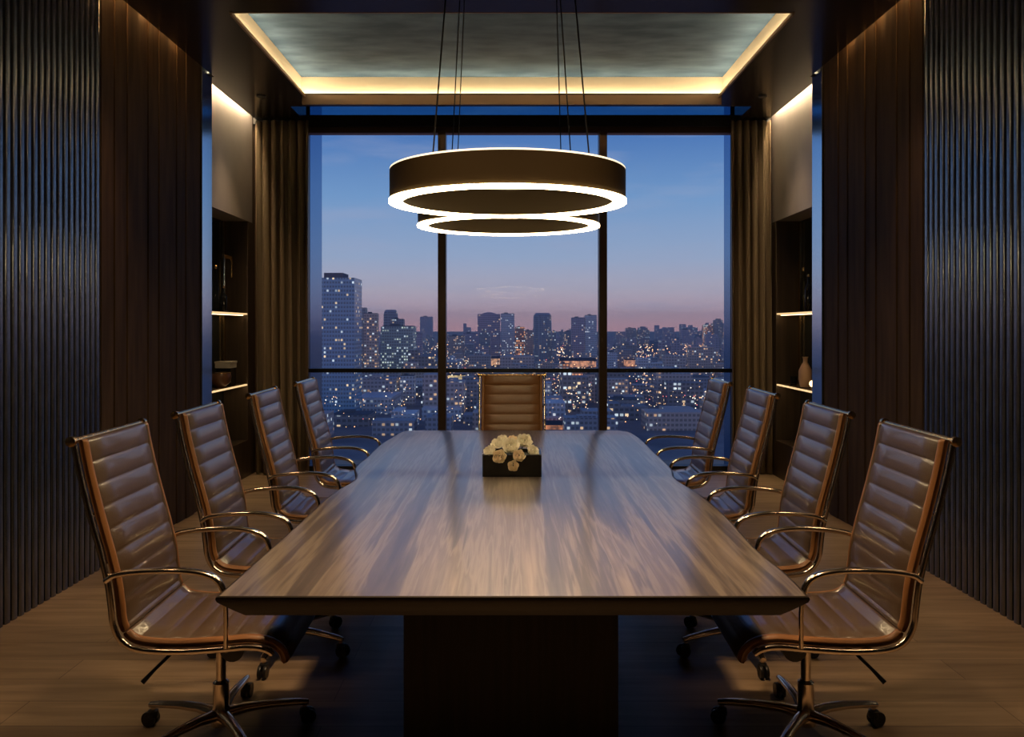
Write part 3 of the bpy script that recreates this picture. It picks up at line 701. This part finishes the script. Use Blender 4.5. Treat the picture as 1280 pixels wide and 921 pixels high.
tower(880,891,406,2350,'orange','orange lit block on the hill beside the hilltop tower')
tower(892,906,398,2350,'slate','dark tower on top of the hill at the right','step')
tower(906,914,406,2300,'far','last block on the hill at the right window edge')
tower(700,712,455,820,'orange','orange glowing block low in the centre pane, left one')
tower(716,728,462,780,'orange','orange glowing block low in the centre pane, middle one')
tower(731,744,468,740,'stone','stone block beside the second mullion, low in the pane')
tower(443,489,497,640,'pale','wide pale blue flat roofed hall low in the left pane','plain',60)
tower(412,462,519,560,'low2','dark low block at the foot of the tallest glass tower')
tower(500,518,470,720,'pale','pale mid rise standing low in the left pane')
tower(560,583,480,700,'slate','dark mid rise low beside the first mullion')
tower(840,890,472,800,'slate','wide dark office slab low in the right pane','flat',40)
tower(760,800,500,640,'low2','dark low block beside the second mullion')
# floodlit halls
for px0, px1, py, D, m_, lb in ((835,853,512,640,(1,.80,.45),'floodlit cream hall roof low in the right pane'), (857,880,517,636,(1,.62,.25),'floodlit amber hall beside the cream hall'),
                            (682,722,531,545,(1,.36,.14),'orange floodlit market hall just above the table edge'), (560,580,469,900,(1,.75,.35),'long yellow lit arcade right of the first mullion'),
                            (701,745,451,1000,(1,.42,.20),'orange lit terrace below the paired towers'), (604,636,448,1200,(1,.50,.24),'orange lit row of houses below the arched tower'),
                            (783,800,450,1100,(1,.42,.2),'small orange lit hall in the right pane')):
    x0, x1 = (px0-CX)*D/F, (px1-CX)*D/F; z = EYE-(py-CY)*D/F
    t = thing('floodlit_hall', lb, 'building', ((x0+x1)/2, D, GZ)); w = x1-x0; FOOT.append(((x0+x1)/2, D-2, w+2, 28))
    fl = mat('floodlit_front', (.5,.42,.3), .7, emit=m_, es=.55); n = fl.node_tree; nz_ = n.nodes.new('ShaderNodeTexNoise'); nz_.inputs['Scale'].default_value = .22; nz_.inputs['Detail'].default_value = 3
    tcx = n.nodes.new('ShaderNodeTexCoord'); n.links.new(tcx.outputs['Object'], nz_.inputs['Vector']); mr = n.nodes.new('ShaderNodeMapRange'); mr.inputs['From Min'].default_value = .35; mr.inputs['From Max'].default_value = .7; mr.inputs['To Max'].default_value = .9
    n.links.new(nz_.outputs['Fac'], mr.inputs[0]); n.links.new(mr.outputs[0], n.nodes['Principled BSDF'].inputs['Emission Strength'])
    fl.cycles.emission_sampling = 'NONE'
    hh = z-GZ; d0 = D*.008
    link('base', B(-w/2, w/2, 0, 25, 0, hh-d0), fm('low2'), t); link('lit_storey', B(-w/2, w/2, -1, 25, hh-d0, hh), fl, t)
    bm = bmesh.new(); vs = [bm.verts.new(v) for v in ((-w/2-1,-2,hh),(w/2+1,-2,hh),(w/2+1,26,hh),(-w/2-1,26,hh),(-w/2-1,12,hh+w*.08),(w/2+1,12,hh+w*.08))]
    for f in ((0,1,5,4),(2,3,4,5),(0,4,3),(1,2,5),(0,3,2,1)): bm.faces.new([vs[i] for i in f])
    link('roof', bm, roofd, t)
# distant and low blocks: one mesh of each kind, copied
protos = {}
def filler(kind, key, x, y, w, d, h, group, label):
    k = (kind, key)
    if k not in protos:
        bm = bmesh.new(); box(bm, -.5, .5, 0, 1, 0, 1)
        if kind == 1: box(bm, -.25, .1, .2, .7, 1, 1.12)
        if kind == 2: box(bm, -.5, -.1, 0, 1, 1, 1.2)
        o = link('building', bm, [fm(key)]); protos[k] = o
    else:
        o = protos[k].copy(); COL.objects.link(o)
    o.location = (x, y, GZ); o.scale = (w, d, h); tag(o, label, 'building', group)
rng = random.Random(11)
i = 0
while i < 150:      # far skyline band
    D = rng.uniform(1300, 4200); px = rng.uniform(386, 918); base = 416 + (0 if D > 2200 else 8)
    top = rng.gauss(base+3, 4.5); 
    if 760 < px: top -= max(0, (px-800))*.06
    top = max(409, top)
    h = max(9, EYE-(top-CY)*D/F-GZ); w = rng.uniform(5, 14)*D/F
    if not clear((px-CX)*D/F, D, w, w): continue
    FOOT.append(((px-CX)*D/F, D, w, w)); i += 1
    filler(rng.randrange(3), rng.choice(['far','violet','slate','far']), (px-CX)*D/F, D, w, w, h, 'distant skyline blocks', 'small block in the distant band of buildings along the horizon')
spots = []
for i in range(420):      # low blocks of the near districts
    D = rng.uniform(500, 1300)**1.0; px = rng.uniform(384, 922); w = rng.uniform(16, 42); d = rng.uniform(14, 34); h = rng.uniform(8, 30) if D > 620 else rng.uniform(6, 16)
    if rng.random() < .12 and D > 800: h *= 1.7
    x = (px-CX)*D/F
    if not clear(x, D, w, d): continue
    FOOT.append((x, D, w, d))
    filler(rng.randrange(3), rng.choice(['low','low2','slate','low','stone','pale']), x, D, w, d, h, 'low city blocks', 'low block in the dense city streets below the skyline')
# street lamps and windows far below: uncountable points of light
bm = bmesh.new(); lms = []
for mi, (nm, colr, cnt, st) in enumerate((('amber', (1,.50,.18), 1900, 2.2), ('white', (1,.86,.62), 1100, 2.4), ('red', (1,.16,.10), 150, 1.6))):
    lm = mat('city_lamp_'+nm, (1,1,1), .5, emit=colr, es=st); lm.cycles.emission_sampling = 'NONE'; lms.append(lm)
    for i in range(cnt):
        D = 520*math.exp(rng.uniform(0, 1.65)); cl = rng.choice([430, 500, 570, 620, 650, 700, 725, 800, 850, 880, None, None])
        px = rng.uniform(384, 922) if cl is None else rng.gauss(cl, 16)
        x = (px-CX)*D/F; r = D*rng.uniform(.00035, .0008); z = GZ+rng.uniform(4, 26)
        if not clear(x, D, 2*r, 0, r+.5): continue
        g = bmesh.ops.create_icosphere(bm, subdivisions=1, radius=r, matrix=Matrix.Translation((x, D, z)))
        for f in {f for v in g['verts'] for f in v.link_faces}: f.material_index = mi
tag(link('city_lights', bm, lms, kind='stuff'), 'countless amber and white street lights scattered over the city', 'city lights')

# evening haze over the city
hz = bpy.data.materials.new('haze'); hz.use_nodes = True; n = hz.node_tree; n.nodes.clear()
o_ = n.nodes.new('ShaderNodeOutputMaterial'); v_ = n.nodes.new('ShaderNodeVolumeScatter'); v_.inputs['Color'].default_value = (.93,.95,1,1); v_.inputs['Density'].default_value = .00019
n.links.new(v_.outputs[0], o_.inputs['Volume'])
h_ = link('haze', B(-4000, 4000, 300, 5200, GZ-12, 100), hz, kind='stuff'); tag(h_, 'thin blue evening haze lying over the city', 'haze')
